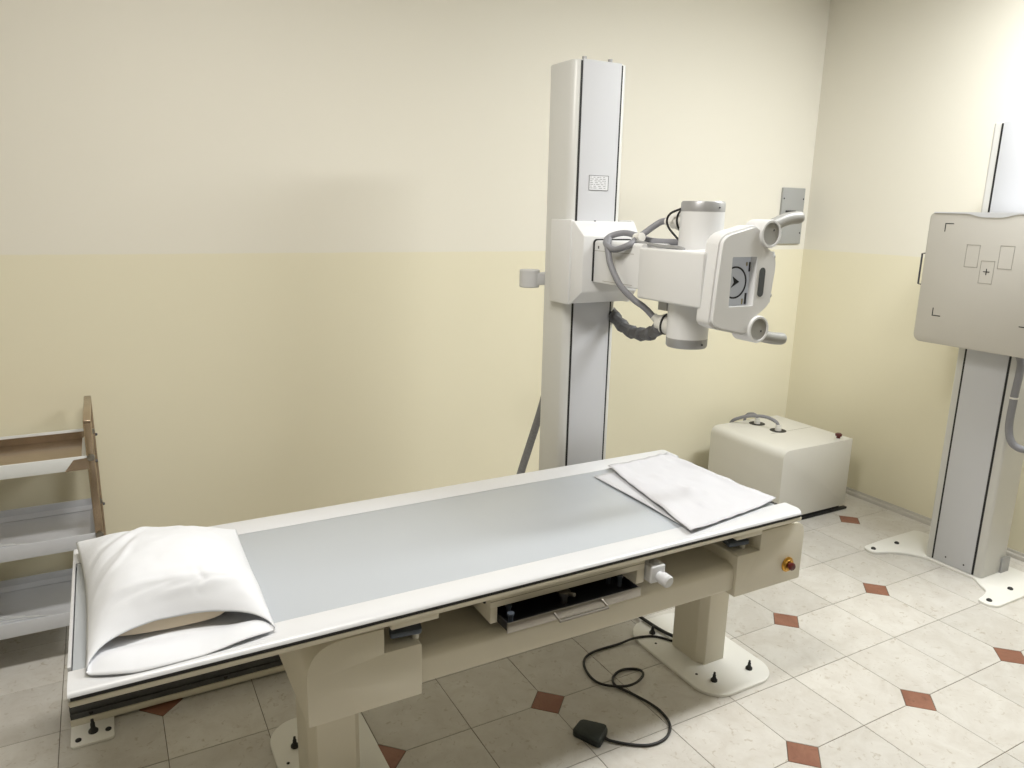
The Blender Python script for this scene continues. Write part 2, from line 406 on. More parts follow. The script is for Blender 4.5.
# cassette drawer
DX0, DX1 = -1.598, -1.066
b = box(DX0, DX1, .288, .80, .627, .668, .002)
b = box(DX0, DX0+.022, .288, .80, .581, .630, .002, bm=b)
b = box(DX1-.03, DX1, .288, .80, .581, .630, .002, bm=b)
hs = obj('drawer_housing', b, CREAM, tb)
obj('housing_trim', box(DX0, DX1, .2872, .29, .6455, .647), mat('seam2', (150, 143, 128), .6), hs)
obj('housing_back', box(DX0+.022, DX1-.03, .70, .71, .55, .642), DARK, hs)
b = box(-1.572, -1.126, .236, .69, .578, .582)
b = box(-1.572, -1.569, .236, .60, .582, .604, bm=b); b = box(-1.129, -1.126, .236, .60, .582, .604, bm=b)
tr = obj('cassette_tray', b, DARK, tb)
obj('tray_front', box(-1.575, -1.123, .231, .236, .576, .606, .001), STEEL, tr)
hb = tube([(-1.425, .234, .598), (-1.425, .205, .588), (-1.262, .205, .588), (-1.262, .234, .598)], .005, 8, 4, smoothpath=False)
obj('tray_handle', hb, STEEL, tr)
kb = lathe([(.012, 0), (.012, .022), (.02, .024), (.02, .034), (.01, .038), (0, .038)], (-1.352, .30, .582), 'z', 18)
kb = tube([(-1.352, .30, .61), (-1.34, .262, .618)], .006, 8, 2, bm=kb)
obj('clamp_knob', kb, STEEL, tr)
for (cx, cy) in ((-1.55, .26), (-1.15, .30), (-1.535, .30), (-1.17, .33)):
    obj('cassette_stop', lathe([(.007, 0), (.007, .03), (.010, .03), (.010, .036), (0, .036)], (cx, cy, .582), 'z', 12), BLUEGREY, tr)
# white lock knob to the right of the drawer
lk = obj('lock_block', box(-1.060, -1.004, .262, .40, .584, .640, .006, 3), WHITE, tb)
obj('lock_knob', lathe([(.015, 0), (.015, .012), (.020, .014), (.020, .040), (.016, .045), (0, .045)], (-1.028, .264, .606), (.1, -1, -.1), 20), WHITE, lk)
obj('lock_cap', lathe([(.016, 0), (.016, .006), (.009, .010), (0, .010)], (-1.032, .285, .640), 'z', 16), GREYBAND, lk)
# side wall of the drawer housing below the top at its left end, screw
screw(hs, DX0, .32, .632, .004, (-1, 0, 0))
# supply cable coming out of the right leg
obj('supply_cable', tube([(-.559, 1.10, .008), (-.559, .954, .008), (-.571, .844, .022), (-.560, .745, .022), (-.545, .660, .03)], .007, 8, 8), BLACK, tb)

# ------------------------------------------------------------------ floor rail
fr = thing('floor_rail', (-1.45, 1.25, 0), 'low cream floor rail with black channel behind the x-ray table', 'rail')
RX0, RX1, RY0, RY1 = -2.668, -.36, 1.188, 1.335
obj('rail_base', box(RX0, RX1, RY0, RY1, .010, .032, .002), CREAM, fr)
ch = box(RX0+.001, RX1, RY0+.006, RY1-.006, .032, .088)
ch = box(RX0+.001, RX1, RY0-.001, RY0+.008, .050, .055, bm=ch); ch = box(RX0+.001, RX1, RY0+.001, RY0+.008, .066, .078, bm=ch)
obj('rail_channel', ch, RAILBLK, fr)
obj('rail_top', box(RX0, RX1, RY0, RY1, .088, .108, .002), CREAM, fr)
for k in range(6): screw(fr, RX0+.06+k*.42, RY0+.006, .044, .007, (0, -1, 0))
for x in (RX0+.062, RX1-.062):
    p = obj('foot_plate', prism(rounded(x-.062, x+.062, 1.082, 1.43, .012), 'z', 0, .010, .002), PLATE, fr)
    bolt(p, x+.002, 1.135, .010, h=.045, r=.007)
    screw(p, x-.04, 1.108, .010, .009); screw(p, x+.045, 1.125, .010, .009)

# ------------------------------------------------------------------ tube stand
XC = -.705; CY0, CY1, CZ1 = 1.150, 1.345, 2.246
ts = thing('x_ray_tube_stand', (XC, 1.25, .108), 'tall white x-ray column carrying the tube head with control panel and handles', 'x-ray machine')
obj('rail_carriage', box(XC-.16, XC+.16, 1.165, 1.36, .109, .20, .006), CREAM, ts)
colm = obj('column', prism(rounded(XC-.126, XC+.126, CY0, CY1, (.03, .03, .04, .04), 6), 'z', .19, CZ1, .004, ang=50), COLW, ts)
obj('front_panel', box(XC-.0885, XC+.0885, CY0-.004, CY0+.01, .2, CZ1+.002, .001), COOL, colm)
for s in (-1, 1): obj('slot', box(XC+s*.093-.0042, XC+s*.093+.0042, CY0-.0015, CY0+.004, .2, CZ1-.004), BLACK, colm)
for (x, y) in ((XC-.03, 1.23), (XC+.085, 1.22)): obj('bolt', lathe([(.007, 0), (.007, .018), (.009, .018), (.009, .028), (0, .028)], (x, y, CZ1), 'z', 10), GREYBAND, colm)
np_ = obj('name_plate', box(-.747, -.655, CY0-.0055, CY0-.003, 1.773, 1.830), mat('plate_white', (226, 227, 230), .4), colm)
b = None
for (x0, x1, z0, z1) in ((-.747, -.655, 1.8285, 1.830), (-.747, -.655, 1.773, 1.7745), (-.747, -.7455, 1.773, 1.83), (-.6565, -.655, 1.773, 1.83)):
    b = box(x0, x1, CY0-.0062, CY0-.0054, z0, z1, bm=b)
obj('plate_border', b, INK, np_)
b = None; rr = random.Random(3)
for k in range(7):
    z = 1.823-k*.0068; x = -.742
    while x < -.672:
        l = rr.uniform(.004, .016); b = box(x, min(x+l, -.668), CY0-.0060, CY0-.0054, z-.0013, z+.0009, bm=b); x += l+rr.uniform(.003, .012)
obj('plate_print', b, mat('print_grey', (150, 150, 154), .6), np_)
# bracket with grey roller cover behind the column
obj('wall_bracket', lathe([(.040, 0), (.043, .004), (.043, .070), (.040, .074), (0, .074)], (-.855, 1.40, 1.374), 'z', 28), mat('bracket_grey', (205, 205, 206), .4), ts)
obj('bracket_arm', box(-.86, -.74, 1.36, 1.42, 1.385, 1.435, .004), mat('bracket_grey', (205, 205, 206), .4), ts)
# carriage with bevelled top and bottom
def rect(y, x0, x1, z0, z1): return [(x0, y, z0), (x1, y, z0), (x1, y, z1), (x0, y, z1)]
XA, XB = -.850, -.560
cg = loft([rect(CY0-.002, XA, XB, 1.340, 1.655), rect(1.085, XA, XB, 1.340, 1.655), rect(1.028, XA+.010, XB-.016, 1.388, 1.602)], .005, 2)
car = obj('carriage', cg, HEADW, ts)
obj('carriage_side', box(XA-.006, XA+.01, 1.095, CY0+.09, 1.335, 1.66, .004), HEADW, car)
obj('carriage_side', box(XB-.01, XB+.006, 1.095, CY0+.09, 1.335, 1.66, .004), HEADW, car)
obj('carriage_screw', lathe([(.004, 0), (.004, .004), (0, .004)], (-.77, 1.06, 1.655), 'z', 8), INK, car)
# arm root: black gasket then arm
AX0, AX1 = -.793, -.617
gk = prism(rounded(AX0-.003, AX1+.003, 1.432, 1.591, (.001, .001, .016, .016)), 'y', 1.022, 1.032)
obj('gasket', gk, BLACK, ts)
arm = obj('arm', prism(rounded(AX0, AX1, 1.428, 1.586, (.004, .004, .012, .012)), 'y', .74, 1.022, .003), HEADW, ts)
obj('arm_seam', box(AX0-.0006, AX0+.001, .78, 1.018, 1.547, 1.5488), mat('seam3', (168, 165, 156), .6), arm)
obj('arm_seam', box(AX0-.0006, AX0+.001, .78, .96, 1.437, 1.4388), mat('seam3', (168, 165, 156), .6), arm)
obj('arm_mark', box(AX0-.001, AX0+.001, .992, .998, 1.556, 1.566), INK, arm)
blk = obj('head_block', prism(rounded(-.798, -.60, 1.398, 1.574, .008), 'y', .425, .745, .006), HEADW, ts)
def tube_end(x, y, z0, z1, r, capup):
    if capup: body = [(r*1.03, z0), (r, z1-.034)]; cap = [(r, z1-.034), (r*1.005, z1-.034), (r*1.005, z1-.006), (r*.95, z1), (0, z1)]
    else: body = [(r*.985, z0+.032), (r, z1)]; cap = [(0, z0), (r*.93, z0), (r*.985, z0+.006), (r*.985, z0+.034), (r*.95, z0+.034)]
    t = obj('tube_housing', lathe(body, (x, y, 0), 'z', 40), HEADW, ts)
    obj('end_cap', lathe(cap, (x, y, 0), 'z', 40), GREYBAND, t)
    obj('cap_screw', lathe([(.003, 0), (.003, .003), (0, .003)], (x+.005, y-r*.99, (z1-.02 if capup else z0+.016)), (0, -1, 0), 8), INK, t)
    return t
up_t = tube_end(-.640, .615, 1.572, 1.733, .073, True)
lo_t = tube_end(-.690, .592, 1.243, 1.402, .0715, False)
obj('tube_bracket', box(-.735, -.70, .655, .70, 1.36, 1.40), GREYBAND, lo_t)
# cable horns
def horn(par, c, dirv, r, L):
    h = obj('cable_horn', lathe([(r, -.01), (r, L*.55), (r*.8, L*.7), (r*.75, L), (0, L)], c, dirv, 24), CONN, par)
    obj('horn_ring', lathe([(r*1.12, 0), (r*1.12, .006), (r*.9, .006), (r*.9, 0)], Vector(c)+Vector(dirv).normalized()*.012, dirv, 24), BLACK, par)
h1 = Vector((-.655, .675, 1.668)); d1 = Vector((-.25, 1, -.08)).normalized(); horn(up_t, h1, d1, .034, .055)
h2 = Vector((-.715, .655, 1.310)); d2 = Vector((-.3, 1, .1)).normalized(); horn(lo_t, h2, d2, .034, .05)
# black loop of the horn strap
obj('horn_strap', tube([h1+Vector((-.035, -.03, .045)), h1+Vector((-.06, .02, .02)), h1+Vector((-.06, .025, -.02)), h1+Vector((-.035, -.02, -.075))], .004, 8, 8), BLACK, up_t)
# high-voltage cables
ca = [h1+d1*.055, h1+d1*.11, hit(638, 238, 0, -.755), hit(628, 245.5, 0, -.806), hit(614, 249.5, 0, -.818), hit(606, 243.5, 0, -.812), hit(610, 236.5, 0, -.78), hit(624, 233, 0, -.74), hit(638, 236, 0, -.715), hit(652, 241, 0, -.69), Vector((-.64, .70, 1.592)), Vector((-.62, .66, 1.586))]
c1 = obj('high_voltage_cable', tube(ca, .0115, 12, 8), CABLE, ts)
obj('cable_plug', tube([h1+d1*.045, h1+d1*.085], .013, 12, 2), CONN, c1)
obj('cable_tie', tube([Vector(ca[2])+Vector((0, .012, 0)), Vector(ca[2])+Vector((0, -.022, .004))], .0165, 10, 2), CONN, c1)
cb = [hit(609, 239, 0, -.79), hit(607.5, 245, 0, -.812), hit(608.5, 254, 0, -.825), hit(611, 266, 0, -.83), hit(620, 285, 0, -.82), hit(633, 299, 0, -.79), hit(645, 308, 0, -.76), h2+d2*.05]
c2 = obj('high_voltage_cable', tube(cb, .0115, 12, 8), CABLE, ts)
obj('cable_plug', tube([h2+d2*.04, h2+d2*.04+(Vector(cb[-2])-h2-d2*.04)*.45], .014, 12, 2), CONN, c2)
obj('coolant_pipe', tube([Vector((-.77, .80, 1.592)), Vector((-.76, .70, 1.582)), Vector((-.755, .60, 1.580)), Vector((-.75, .57, 1.576))], .006, 8, 6), GREYBAND, ts)
# wrapped cable bundle from the column to the lower tube end
def wrapr(t): return .018+.010*((t*6.3) % 1)
sl = [hit(612, 311, 1, 1.20), hit(617, 320, 1, 1.10), hit(628, 330, 1, .98), hit(640, 334, 1, .86), hit(652, 333, 1, .76), hit(663, 325, 1, .67)]
obj('cable_wrap', tube(sl, wrapr, 9, 14), mat('grey_wrap_tape', (92, 92, 94), .6, var=.25, scale=40), ts)
# cable hose behind the column
obj('cable_hose', tube([(-.70, 1.36, 1.15), hit(548, 385, 1, 1.44), hit(540, 413, 1, 1.47), hit(530, 444, 1, 1.50), hit(520.5, 474, 1, 1.50), hit(514, 500, 1, 1.48), (-.95, 1.42, .06)], .018, 12, 8), SLEEVE, ts)
# collimator behind the panel, knobs on its far side
cl = obj('collimator', prism(rounded(-.70, -.485, 1.395, 1.578, .01), 'y', .45, .70, .006), HEADW, ts)
obj('collimator_frame', box(-.488, -.462, .446, .70, 1.402, 1.574, .003), WHITE, cl)
for z in (1.556, 1.425): obj('frame_knob', lathe([(.007, 0), (.007, .012), (.009, .014), (.009, .022), (0, .022)], (-.463, .47, z), (1, 0, 0), 12), GREYBAND, cl)
# control panel shell and face
face = [(-.790, 1.357), (-.781, 1.504), (-.772, 1.611), (-.750, 1.628), (-.632, 1.656), (-.600, 1.622), (-.596, 1.602), (-.560, 1.576), (-.541, 1.556), (-.537, 1.53), (-.549, 1.412), (-.580, 1.388), (-.606, 1.374), (-.622, 1.345), (-.640, 1.318), (-.76, 1.343)]
def grow(poly, d):
    c = Vector((sum(p[0] for p in poly)/len(poly), sum(p[1] for p in poly)/len(poly))); out = []; n = len(poly)
    ar = sum(poly[i][0]*poly[(i+1) % n][1]-poly[(i+1) % n][0]*poly[i][1] for i in range(n)); sg = 1 if ar > 0 else -1
    for i in range(n):
        a, p, q = Vector(poly[i-1]), Vector(poly[i]), Vector(poly[(i+1) % n])
        e1, e2 = (p-a).normalized(), (q-p).normalized(); n1, n2 = Vector((e1.y, -e1.x))*sg, Vector((e2.y, -e2.x))*sg
        m = (n1+n2).normalized(); k = d/max(.5, m.dot(n1)); v = p+m*k; out.append((v.x, v.y))
    return out
sf = fillet(face, .02, 4)
W0, W1, WZ0, WZ1 = -.728, -.622, 1.407, 1.563
win = rounded(W0, W1, WZ0, WZ1, .003, 2)
pan = obj('control_panel', prism(fillet(grow(face, .007), .024, 4), 'y', .384, .438, .009, 3, ang=50, holes=[grow(win, .012)]), HEADW, ts)
fp = obj('panel_face', prism(sf, 'y', .371, .3995, 0, holes=[win]), HEADW, pan)
YS = .398
scr = obj('screen', box(W0-.02, W1+.012, YS, YS+.012, WZ0-.01, WZ1+.01), SCREEN, pan)
sc = hit(734.4, 282.6, 1, YS)
def ring(cx, cz, r0, r1, y0, y1, n=40):
    return prism([(cx+r1*cos(2*pi*k/n), cz+r1*sin(2*pi*k/n)) for k in range(n)], 'y', y0, y1, holes=[[(cx+r0*cos(2*pi*k/n), cz+r0*sin(2*pi*k/n)) for k in range(n)]])
obj('dial_ring', ring(sc.x, sc.z, .046, .0515, YS-.0012, YS), INKD, scr)
obj('dial_arrow', prism([(sc.x+.020, sc.z+.002), (sc.x-.010, sc.z+.020), (sc.x-.003, sc.z+.001), (sc.x-.014, sc.z-.016)], 'y', YS-.0012, YS), INKD, scr)
a = hit(750, 262, 1, YS); 
obj('screen_bar', box(a.x-.004, a.x+.004, YS-.0012, YS, a.z-.030, a.z), INKD, scr)
obj('screen_bar', box(a.x-.016, a.x-.011, YS-.0012, YS, a.z-.012, a.z), INKY, scr)
a = hit(744.5, 304, 1, YS)
obj('screen_bar', box(a.x-.004, a.x+.004, YS-.0012, YS, a.z, a.z+.036), INKD, scr)
obj('screen_bar', box(a.x-.016, a.x-.011, YS-.0012, YS, a.z, a.z+.018), INKY, scr)
# dark oval touch strip
q0, q1 = hit(762.4, 271.5, 1, .371), hit(760, 293, 1, .371)
n = 8; ov = []
for k in range(n+1): a_ = -.0+pi*k/n; ov.append((q0.x+.0125*cos(a_), q0.z+.0125*sin(a_)))
for k in range(n+1): a_ = pi+pi*k/n; ov.append((q1.x+.0125*cos(a_), q1.z+.0125*sin(a_)))
obj('touch_strip', prism(ov, 'y', .3695, .3715), mat('dark_strip', (72, 76, 80), .4), pan)
# handle rings and handles
for (cx, cz, hp) in ((-.578, 1.634, [(-.56, .425, 1.640), (-.50, .425, 1.664), (-.44, .425, 1.682), (-.375, .425, 1.688)]),
                     (-.593, 1.330, [(-.575, .425, 1.318), (-.52, .425, 1.298), (-.46, .425, 1.284), (-.40, .425, 1.278)])):
    rg = obj('handle_mount', lathe([(.0445, .08), (.0445, .004), (.0425, 0), (.036, 0), (.036, .006), (0, .006)], (cx, .362, cz), (0, 1, 0), 36), HEADW, pan)
    obj('mount_disc', lathe([(.0345, 0), (.0335, -.003), (0, -.003)], (cx, .369, cz), (0, 1, 0), 36), HANDLE, rg)
    obj('disc_screw', lathe([(.003, 0), (.003, -.002), (0, -.002)], (cx+.012, .366, cz+.012 if cz > 1.5 else cz-.006), (0, 1, 0), 8), INK, rg)
    obj('handle', tube(hp, lambda t: .021*(1 if t < .93 else (1-((t-.93)/.07)**2*.45)), 14, 8), HANDLE, pan)

# ------------------------------------------------------------------ wall (bucky) stand
KX, KY0, KY1 = 1.13, .4625, .6625; KC = (KY0+KY1)/2
bs = thing('detector_stand', (1.2, KC, 0), 'white upright detector stand with flat beige panel beside the right wall', 'x-ray stand')
bp = [(.925, .915), (.915, .845), (1.03, .80), (1.09, .735), (1.118, .68), (1.118, .445), (1.075, .40), (1.045, .345), (.985, .325), (.915, .315), (.912, .265), (.94, .235), (1.10, .235), (1.38, .235), (1.40, .26), (1.40, .90), (1.38, .925), (1.1, .925)]
kp = obj('base_plate', prism(fillet(bp, [.04, .03, .06, .05, .02, .02, .05, .04, .03, .02, .02, .03, 0, .02, .02, .02, .02, .03], 5), 'z', 0, .012, .002), PLATE, bs)
for (x, y) in ((.955, .872), (.952, .283), (1.155, .300), (1.13, .86)): screw(kp, x, y, .012, .012, h=.008)
kc = obj('column', prism(rounded(KX, 1.355, KC-.142, KC+.142, (.014, .05, .05, .014), 6), 'z', .012, 2.118, .004, ang=50), mat('stand_white', (204, 203, 199), .36, var=.008), bs)
obj('front_panel', box(KX-.004, KX+.01, KY0+.005, KY1-.005, .016, 2.12, .001), COOL, kc)
for y in (KY0, KY1): obj('slot', box(KX-.002, KX+.004, y-.0045, y+.0045, .016, 2.114), BLACK, kc)
obj('bolt', lathe([(.007, 0), (.007, .018), (.009, .018), (.009, .028), (0, .028)], (1.24, KC+.02, 2.118), 'z', 10), GREYBAND, kc)
for (y, z) in ((KC+.035, .05), (KC-.055, .047)): screw(kc, KX-.004, y, z, .004, (-1, 0, 0), h=.002)
screw(kc, KX+.03, KC+.143, .12, .006, (0, 1, 0))
obj('foot_bracket', box(1.28, 1.345, KC-.152, KC-.141, .012, .09, .001), GREYBAND, kc)
PX, PY0, PY1, PZ0, PZ1 = .985, .288, .846, 1.118, 1.722
obj('panel_carriage', box(1.065, KX-.006, KC-.11, KC+.11, 1.22, 1.64, .008), WHITE, bs)
dp = obj('detector_panel', prism(rounded(PY0, PY1, PZ0, PZ1, (.028, .035, .022, .022), 6), 'x', PX, 1.07, .006, 2, ang=50), BUCKY, bs)
obj('panel_top_cap', prism(fillet([(PY0+.02, PZ1-.001), (PY0+.02, PZ1+.004), (PY1-.02, PZ1+.004), (PY1-.02, PZ1-.001), (KC+.10, PZ1-.003), (KC+.05, PZ1-.018), (KC-.05, PZ1-.018), (KC-.10, PZ1-.003)], [0, .002, .002, 0, .02, .03, .03, .02]), 'x', PX-.003, 1.066), WHITE, dp)
# printed field marks on the panel face
def mark(pts, wd=.0016, name='field_mark', m=INK):
    b = None
    for (a, c) in zip(pts, pts[1:]):
        b = box(PX-.0008, PX+.0004, min(a[0], c[0])-wd, max(a[0], c[0])+wd, min(a[1], c[1])-wd, max(a[1], c[1])+wd, bm=b)
    return obj(name, b, m, dp)
MY, MZ = .553, 1.462
for sy in (-1, 1):
    for sz in (-1, 1):
        mark([(MY+sy*.212, MZ+sz*.178), (MY+sy*.212, MZ+sz*.212), (MY+sy*.176, MZ+sz*.212)], .0021, m=INKD)
LINE = mat('field_line', (150, 146, 138), .6)
for (cy, cz) in ((MY+.070, 1.535), (MY-.075, 1.537), (MY-.003, 1.468)):
    mark([(cy-.029, cz-.049), (cy+.029, cz-.049), (cy+.029, cz+.049), (cy-.029, cz+.049), (cy-.029, cz-.049)], .0010, m=LINE)
mark([(MY-.014, 1.470), (MY+.010, 1.470)], .0018, 'centre_cross', INKD); mark([(MY-.002, 1.458), (MY-.002, 1.482)], .0018, 'centre_cross', INKD)
obj('side_handle', tube([(.998, PY1-.004, 1.535), (.994, PY1+.017, 1.532), (.994, PY1+.017, 1.39), (.998, PY1-.004, 1.386)], .0045, 8, 2, smoothpath=False), INK, dp)
kp_ = [(1.10, .45, 1.14), hit(1021, 362, 0, 1.12), hit(1014, 398, 0, 1.12), hit(1009, 428, 0, 1.12), hit(1013, 444, 0, 1.12), hit(1027, 450, 0, 1.14), (1.2, .30, .72), (1.27, .34, .85), (1.30, .42, .95)]
kb_ = obj('cable_hose', tube(kp_, .016, 12, 8), CABLE, bs)
for i in (2,): obj('cable_tie', tube([Vector(kp_[2])+Vector((0, 0, .004)), Vector(kp_[2])-Vector((0, 0, .004))], .018, 12, 2), CONN, kb_)

# ------------------------------------------------------------------ generator cabinet
gx0, gx1, gy0, gy1, gz1 = .740, 1.308, 1.322, 1.885, .438
gc = thing('generator_cabinet', ((gx0+gx1)/2, (gy0+gy1)/2, 0), 'low cream generator cabinet with rounded top edge in the room corner', 'cabinet')
gp = fillet([(gx0, .03), (gx1, .03), (gx1, gz1), (gx0, gz1)], [.004, .004, .004, .055], 8)
gb = obj('body', prism(gp, 'y', gy0, gy1, .005), CABINET, gc)
obj('base', box(gx0+.06, gx1-.04, gy0+.008, gy1-.04, 0, .031), BLACK, gc)
obj('base_foot', box(gx0+.10, gx1+.02, gy0-.004, gy0+.02, .001, .014, .002), BLACK, gc)
obj('lid_seam', box(gx0+.20, gx1-.01, 1.598, 1.6005, gz1-.001, gz1+.0008), mat('seam3', (168, 165, 156), .6), gb)
for (px, py) in ((757, 423.5), (778, 430.5)):
    p = hit(px, py, 2, gz1)
    h = obj('cable_hole', lathe([(.048, 0), (.048, .0012), (0, .0012)], (p.x, p.y, gz1), 'z', 30), DARK, gb)
    obj('cable_gland', lathe([(.019, 0), (.019, .02), (.016, .022), (.016, .035), (0, .035)], (p.x, p.y, gz1+.001), 'z', 18), CONN, h)
p1, p2 = hit(757, 423.5, 2, gz1), hit(778, 430.5, 2, gz1)
obj('cabinet_cable', tube([(p1.x, p1.y, gz1+.03), (p1.x, p1.y+.012, gz1+.048), (p1.x+.004, p1.y+.05, gz1+.050), (p1.x+.006, gy1+.004, gz1+.030), (p1.x+.006, gy1+.020, gz1-.03), (p1.x+.006, gy1+.022, .06)], .009, 10, 8), CABLE, gc)
obj('cabinet_cable', tube([(p2.x, p2.y, gz1+.028), (p2.x-.006, p2.y+.02, gz1+.052), (p2.x-.03, p2.y+.08, gz1+.068), (p2.x-.07, p2.y+.16, gz1+.058), (p2.x-.105, p2.y+.225, gz1+.030), (p2.x-.115, gy1+.012, gz1-.005), (p2.x-.115, gy1+.022, gz1-.08), (p2.x-.115, gy1+.024, .06)], .010, 10, 8), CABLE, gc)
p = hit(838, 440, 2, gz1)
es = obj('stop_base', lathe([(.022, 0), (.022, .003), (.012, .004), (.012, .012), (0, .012)], (p.x, p.y, gz1), 'z', 22), CONN, gb)
obj('stop_button', lathe([(.011, 0), (.011, .014), (.018, .017), (.019, .028), (.013, .033), (0, .033)], (p.x, p.y, gz1+.008), 'z', 22), RED, gb)
obj('plug_stub', box(gx0-.03, gx0+.0, gy1-.02, gy1+.02, .02, .07, .004), BLACK, gc)

# ------------------------------------------------------------------ grey electrical cover on the back wall
eo = thing('electrical_box_cover', (1.41, YW, 1.69), 'grey metal electrical box cover on the back wall near the corner', 'electrical box')
obj('cover_plate', box(1.315, 1.512, YW-.016, YW, 1.522, 1.866, .003), SWITCH, eo)
obj('cover_slot', box(1.35, 1.44, YW-.018, YW-.015, 1.715, 1.728), BLACK, eo)
for (x, z) in ((1.327, 1.80), (1.50, 1.80), (1.497, 1.59), (1.329, 1.59)): screw(eo, x, YW-.016, z, .005, (0, -1, 0), h=.003)

# ------------------------------------------------------------------ trolley
tx0, tx1, ty0, ty1 = -3.22, -2.548, 1.60, 1.985
tr_ = thing('instrument_trolley', ((tx0+tx1)/2, (ty0+ty1)/2, 0), 'three-tier steel trolley with film-wrapped trays against the yellow wall', 'trolley')
def shelf(z, h, lipm, floorm):
    o = thing_tray = obj('tray', box(tx0+.012, tx1-.012, ty0+.012, ty1-.012, z+.006, z+.010), floorm, tr_)
    b = box(tx0, tx1, ty0, ty0+.006, z, z+h, .002); b = box(tx0, tx1, ty1-.006, ty1, z, z+h, .002, bm=b)
    b = box(tx0, tx0+.006, ty0, ty1, z, z+h, .002, bm=b); b = box(tx1-.006, tx1, ty0, ty1, z, z+h, .002, bm=b)
    b = prism([(ty0+.004, z), (ty0+.022, z+.012), (ty0+.004, z+.03)], 'x', tx0+.004, tx1-.004, bm=b)
    if floorm is lipm: b = prism([(ty1-.004, z), (ty1-.022, z+.012), (ty1-.004, z+.03)], 'x', tx0+.004, tx1-.004, bm=b)
    else: obj('tray_back', box(tx0+.006, tx1-.006, ty1-.008, ty1-.0062, z+.008, z+h-.010), floorm, o)
    b = prism([(tx1-.004, z), (tx1-.024, z+.012), (tx1-.004, z+.03)], 'y', ty0+.004, ty1-.004, bm=b)
    obj('tray_rim', b, lipm, o)
    return o
s1 = shelf(.752, .050, FILMW, TROLSTEEL)
obj('bare_corner', prism([(tx1-.075, .7515), (tx1+.001, .7515), (tx1+.001, .795), (tx1-.045, .792)], 'y', ty0-.0015, ty0+.002), TROLSTEEL, s1)
s2 = shelf(.450, .055, FILM, FILM); s3 = shelf(.158, .055, FILM, FILM)
for sh, z in ((s2, .450), (s3, .158)):
    for k in range(7):     # creases of the loose film
        x = tx1-.04-.045*k; y = ty0+.03+.02*k
        obj('film_crease', tube([(x, y, z+.0115), (x-.05-.02*k, y+.03, z+.013), (x-.20-.03*k, y+.02+.01*k, z+.0115)], .0016, 5, 6), FILMW, sh)
for y in (ty0-.001, ty1-.028):
    for x in (tx1+.002, tx0-.012):
        p = obj('post', prism(rounded(x-.006 if x > -3 else x, x+.020 if x > -3 else x+.026, y, y+.030, .004, 3), 'z', .11, .923, .002), TROLSTEEL, tr_)
        for z in (.477, .775):
            obj('post_screw', lathe([(.006, 0), (.006, .004), (.004, .008), (0, .008)], (x+.020 if x > -3 else x, y+.015, z), (1 if x > -3 else -1, 0, 0), 10), INK, p)
            obj('post_clip', lathe([(.013, 0), (.013, .006), (0, .009)], (x+.008, y, z+.02), (0, -1, 0), 16), STEEL, p)
        obj('caster_fork', box(x-.004, x+.022, y, y+.03, .07, .112, .003), STEEL, tr_)
        obj('caster_wheel', lathe([(.01, -.012), (.036, -.011), (.038, -.006), (.038, .006), (.036, .011), (.01, .012)], (x+.009, y+.02, .0385), (1, 0, 0), 24), BLACK, tr_)
for x in (tx1+.002, tx0-.012):
    obj('end_bar', box(x-.006 if x > -3 else x, x+.020 if x > -3 else x+.026, ty0-.002, ty1+.003, .9225, .934, .005, 3), TROLSTEEL, tr_)

# ------------------------------------------------------------------ pillow
ZP = TZ+.0005
pl = thing('pillow', (-2.36, .62, ZP), 'white pillow in an open-ended cotton case on the end of the x-ray table', 'pillow')
FL, FR, BR, BL = Vector((-2.552, .305)), Vector((-2.164, .300)), Vector((-2.166, .845)), Vector((-2.578, .950))
def wr(x, y, k): return noise.noise(Vector((x*k, y*k, 3.1)))
NS, NT = 72, 84
CREASE = [((.02, .50), (.55, .98), .030, .0075), ((.03, .38), (.45, .85), .026, -.0060), ((.03, .28), (.38, .66), .024, .0060), ((.05, .62), (.40, .97), .026, -.006),
          ((.30, .10), (.95, .22), .030, .0045), ((.55, .95), (.92, .60), .035, .004), ((.62, .10), (.66, .30), .020, -.004), ((.10, .16), (.60, .26), .022, -.0035), ((.45, .75), (.80, .92), .03, -.004)]
def crease(s, t):
    z = 0
    for (a, b, wd, h) in CREASE:
        ax, ay = a; bx, by = b; dx, dy = bx-ax, by-ay; L2 = dx*dx+dy*dy
        k = ((s-ax)*dx+(t-ay)*dy)/L2; kk = min(1, max(0, k)); ex = s-ax-dx*kk+.02*sin(9*k); ey = t-ay-dy*kk
        z += h*math.exp(-(ex*ex+ey*ey)/(wd*wd))*max(0, sin(pi*min(1, max(0, .08+.84*k))))
    return z
def retract(s): return .105*(max(0, sin(pi*s))**.5)*(1.12-.3*s)
